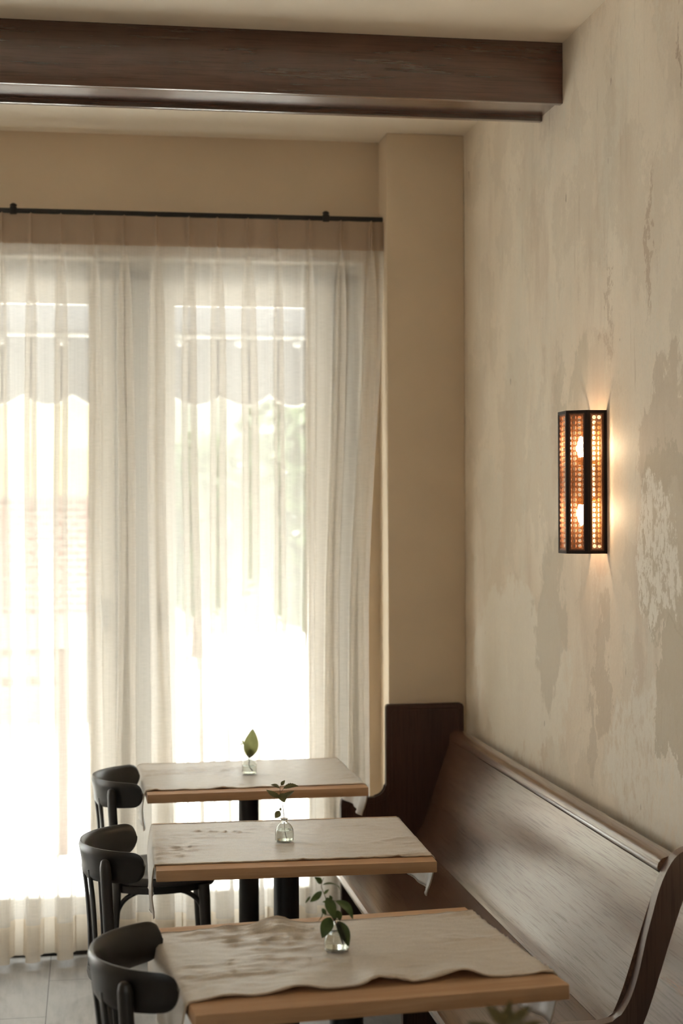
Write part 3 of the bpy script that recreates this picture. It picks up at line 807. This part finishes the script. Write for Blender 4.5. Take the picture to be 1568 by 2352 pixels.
# ------------------------------------------------------------------ wall sconce
SY, SZ0, SZ1 = 4.442, 1.576, 1.986
sc = empty('wall_sconce', (XW, SY, SZ0), 'dark wood and woven cane wall lamp glowing warm on the plaster wall', 'lamp')
pl = [(0, -.075), (-.058, -.075), (-.110, -.040), (-.110, .040), (-.058, .075), (0, .075)]   # plan, x from the wall
HT = SZ1 - SZ0
def pt2(p, z): return Vector((p[0], p[1], z))
for a, b in zip(pl, pl[1:]):
    A = Vector((a[0], a[1], 0)); Bv = Vector((b[0], b[1], 0)); d = (Bv - A); Ln = d.length; d.normalize()
    nrm = Vector((d.y, -d.x, 0))
    if nrm.dot(Vector(((a[0] + b[0]) / 2 + .03, (a[1] + b[1]) / 2, 0))) < 0: nrm = -nrm
    def quadbox(bm, u0, u1, z0, z1, t0, t1):
        vs = [bm.verts.new(A + d * u + nrm * tt + Vector((0, 0, z))) for tt in (t0, t1) for u, z in ((u0, z0), (u1, z0), (u1, z1), (u0, z1))]
        for f in ((0, 1, 2, 3), (7, 6, 5, 4), (0, 4, 5, 1), (1, 5, 6, 2), (2, 6, 7, 3), (3, 7, 4, 0)): bm.faces.new([vs[i] for i in f])
    fw = .0085
    bm = bmesh.new()
    quadbox(bm, 0, fw, 0, HT, -.006, .0); quadbox(bm, Ln - fw, Ln, 0, HT, -.006, 0)
    quadbox(bm, fw, Ln - fw, 0, fw, -.006, 0); quadbox(bm, fw, Ln - fw, HT - fw, HT, -.006, 0)
    fr = link('frame', bm, M['sconce'], sc, False)
    bm = bmesh.new(); i0 = fw + .0045
    quadbox(bm, fw, i0, fw, HT - fw, -.008, -.0015); quadbox(bm, Ln - i0, Ln - fw, fw, HT - fw, -.008, -.0015)
    quadbox(bm, i0, Ln - i0, fw, i0, -.008, -.0015); quadbox(bm, i0, Ln - i0, HT - i0, HT - fw, -.008, -.0015)
    link('bead', bm, M['sconce_in'], fr, False)
    bm = bmesh.new(); uvl = bm.loops.layers.uv.new('UVMap')
    q = [(i0, i0), (Ln - i0, i0), (Ln - i0, HT - i0), (i0, HT - i0)]
    f = bm.faces.new([bm.verts.new(A + d * u - nrm * .0045 + Vector((0, 0, z))) for u, z in q])
    for lp, (u, z) in zip(f.loops, q): lp[uvl].uv = (u - Ln / 2 + .0147 * 20, z)
    tag(link('cane_panel', bm, M['cane'], fr, False), 'woven cane infill')
link('back_plate', B(((-.006, -.02, .03), (0, .02, HT - .03)), bev=.001), M['brass'], sc)
for zc, sg in ((.308, 1), (.110, -1)):
    bm = bmesh.new()
    pr = [(0, -.030), (.008, -.030), (.011, -.022), (.0145, -.010), (.0140, .002), (.009, .018), (.003, .029), (0, .031)]
    lathe(bm, [(r, z * sg) for r, z in pr], 20, (-.052, 0, zc))
    link('bulb', bm, M['bulb'], sc)
    bm = bmesh.new(); lathe(bm, [(0, -.052 * sg), (.011, -.052 * sg), (.011, -.031 * sg), (0, -.031 * sg)], 16, (-.052, 0, zc))
    tube(bm, [(-.052, 0, zc - .045 * sg), (-.004, 0, zc - .045 * sg)], .005, 8)
    link('socket', bm, M['brass'], sc)

# ------------------------------------------------------------------ outside
struct('pavement', B(((-30, 6.5, -.25), (40, 60, -.12))), M['street'])
struct('wall_outside', B(((XL - .3, 6.5, 2.72), (2.5, 6.62, 4.2)), ((1.15, 6.5, -.12), (2.5, 6.62, 2.72))), M['stucco'])
aw = empty('shop_awning', (-.6, 7.0, 2.5), 'grey canvas awning with a scalloped valance outside the window', 'awning')
o_ = Vector((-.6, 7.0, 2.5))
bm = bmesh.new(); ngrid(bm, [[Vector((x, 6.62, 2.86)) - o_ for x in (-4, 2.6)], [Vector((x, 7.38, 2.52)) - o_ for x in (-4, 2.6)]])
link('canopy', bm, M['awning'], aw, False)
bm = bmesh.new(); top = []; bot = []
N = 400
for i in range(N + 1):
    x = -4 + 6.6 * i / N; ph = (x + .07) / .226
    zb = 2.245 - .05 * abs(math.sin(PI * ph)) ** .8
    top.append(Vector((x, 7.385, 2.52)) - o_); bot.append(Vector((x, 7.40, zb)) - o_)
ngrid(bm, [top, [a.lerp(b, .5) for a, b in zip(top, bot)], bot]); val = link('valance', bm, M['awning'], aw)
link('valance_trim', T(bot, .006, 6), M['white_trim'], val)
bm = T([Vector((-4, 7.37, 2.512)) - o_, Vector((2.6, 7.37, 2.512)) - o_], .012, 8)
for k in range(24): lathe(bm, [(0, -.03), (.02, -.02), (.02, .0), (0, .01)], 8, tuple(Vector((-3.9 + .27 * k, 7.36, 2.49)) - o_))
tag(link('front_bar', bm, M['white_trim'], aw), 'white bar along the front of the awning')
shop = empty('brick_shopfront', (-2.5, 14, -.12), 'red brick shopfront across the street seen through the left panes', 'building')
link('wall', B(((-6, 0, 0), (3.0, 4, 2.9))), M['brick'], shop, False)
link('stone_base', B(((-6.05, -.06, 0), (3.05, 0, .95)), bev=.01), M['stucco'], shop, False)
link('upper_band', B(((-6.05, -.06, 2.9), (3.05, 4, 4.6)), bev=.01), M['stucco'], shop, False)
for x in (-4.6, -2.4, -.2):
    wf = link('shop_window', B(((x - .6, -.05, 1.0), (x + .6, -.01, 1.85)), bev=.01), M['frame'], shop, False)
    link('shop_pane', B(((x - .5, -.07, 1.08), (x + .5, -.05, 1.78))), M['pane'], wf, False)
ya = link('yellow_canopy', B(((-5.9, -.62, 1.96), (2.75, -.02, 2.06))), M['yellow'], shop, False)
bm = bmesh.new(); ngrid(bm, [[(-5.9, -.04, 2.95), (2.75, -.04, 2.95)], [(-5.9, -.75, 2.35), (2.75, -.75, 2.35)], [(-5.9, -.76, 1.97), (2.75, -.76, 1.97)]])
tag(link('yellow_awning', bm, M['yellow'], shop, False), 'pale yellow awning')
def tree(loc, r, h, label, seed):
    t = empty('street_tree', loc, label, 'tree', 0, 'street trees')
    rr = random.Random(seed)
    link('trunk', T([(0, 0, 0), (.03, .02, h * .4), (0, 0, h * .8)], .11, 10, r2=.05), M['bark'], t)
    bm = bmesh.new()
    for _ in range(3200):
        v = Vector((rr.gauss(0, 1), rr.gauss(0, 1), rr.gauss(0, 1))).normalized() * r * rr.uniform(.45, 1.) ** .6
        v.z = v.z * 1.15 + h
        if v.z < .5: continue
        a = Vector((rr.uniform(-1, 1), rr.uniform(-1, 1), rr.uniform(-1, 1))).normalized(); b = a.orthogonal().normalized()
        s = rr.uniform(.07, .15)
        f = [bm.verts.new(v + a * s), bm.verts.new(v + b * s * .5), bm.verts.new(v - a * s), bm.verts.new(v - b * s * .5)]
        bm.faces.new(f)
    link('crown', bm, M['foliage'], t, False)
tree((2.3, 13.5, -.12), 1.15, 2.0, 'leafy tree across the street behind the right panes', 2)
far = empty('street_building', (4.5, 24, -.12), 'pale rendered building far across the street behind the trees', 'building')
link('wall', B(((-4.2, 0, 0), (6, 4, 6.0))), M['stucco2'], far, False)
link('fade_step', B(((-4.25, -.3, 0), (6, 0, .95)), bev=.02), M['fade'], far, False)  # pale strip added to soften the hard bright edge of the pavement
for x in (-3.2, -1.2, .8, 2.8):
    for z in (1.4, 3.6):
        wf = link('window', B(((x - .5, -.05, z), (x + .5, -.01, z + 1.5)), bev=.01), M['frame_dark'], far, False)
        link('pane', B(((x - .42, -.07, z + .08), (x + .42, -.05, z + 1.42))), M['pane'], wf, False)
tree((1.35, 20.0, -.12), 1.0, 1.7, 'smaller leafy tree farther back, left of the other', 3)
bench = empty('street_rail', (-.6, 8.6, -.12), 'brown two-bar rail outside the left panes', 'railing')
link('upper_bar', B(((-2.6, -.02, 1.06), (.5, .02, 1.10)), bev=.004), M['rail'], bench)
link('lower_bar', B(((-2.6, -.02, .90), (.5, .02, .95)), bev=.004), M['rail'], bench)
for x in (-2.5, -1.0, .46): link('post', B(((x - .025, -.025, 0), (x + .025, .025, 1.08)), bev=.004), M['rail'], bench)
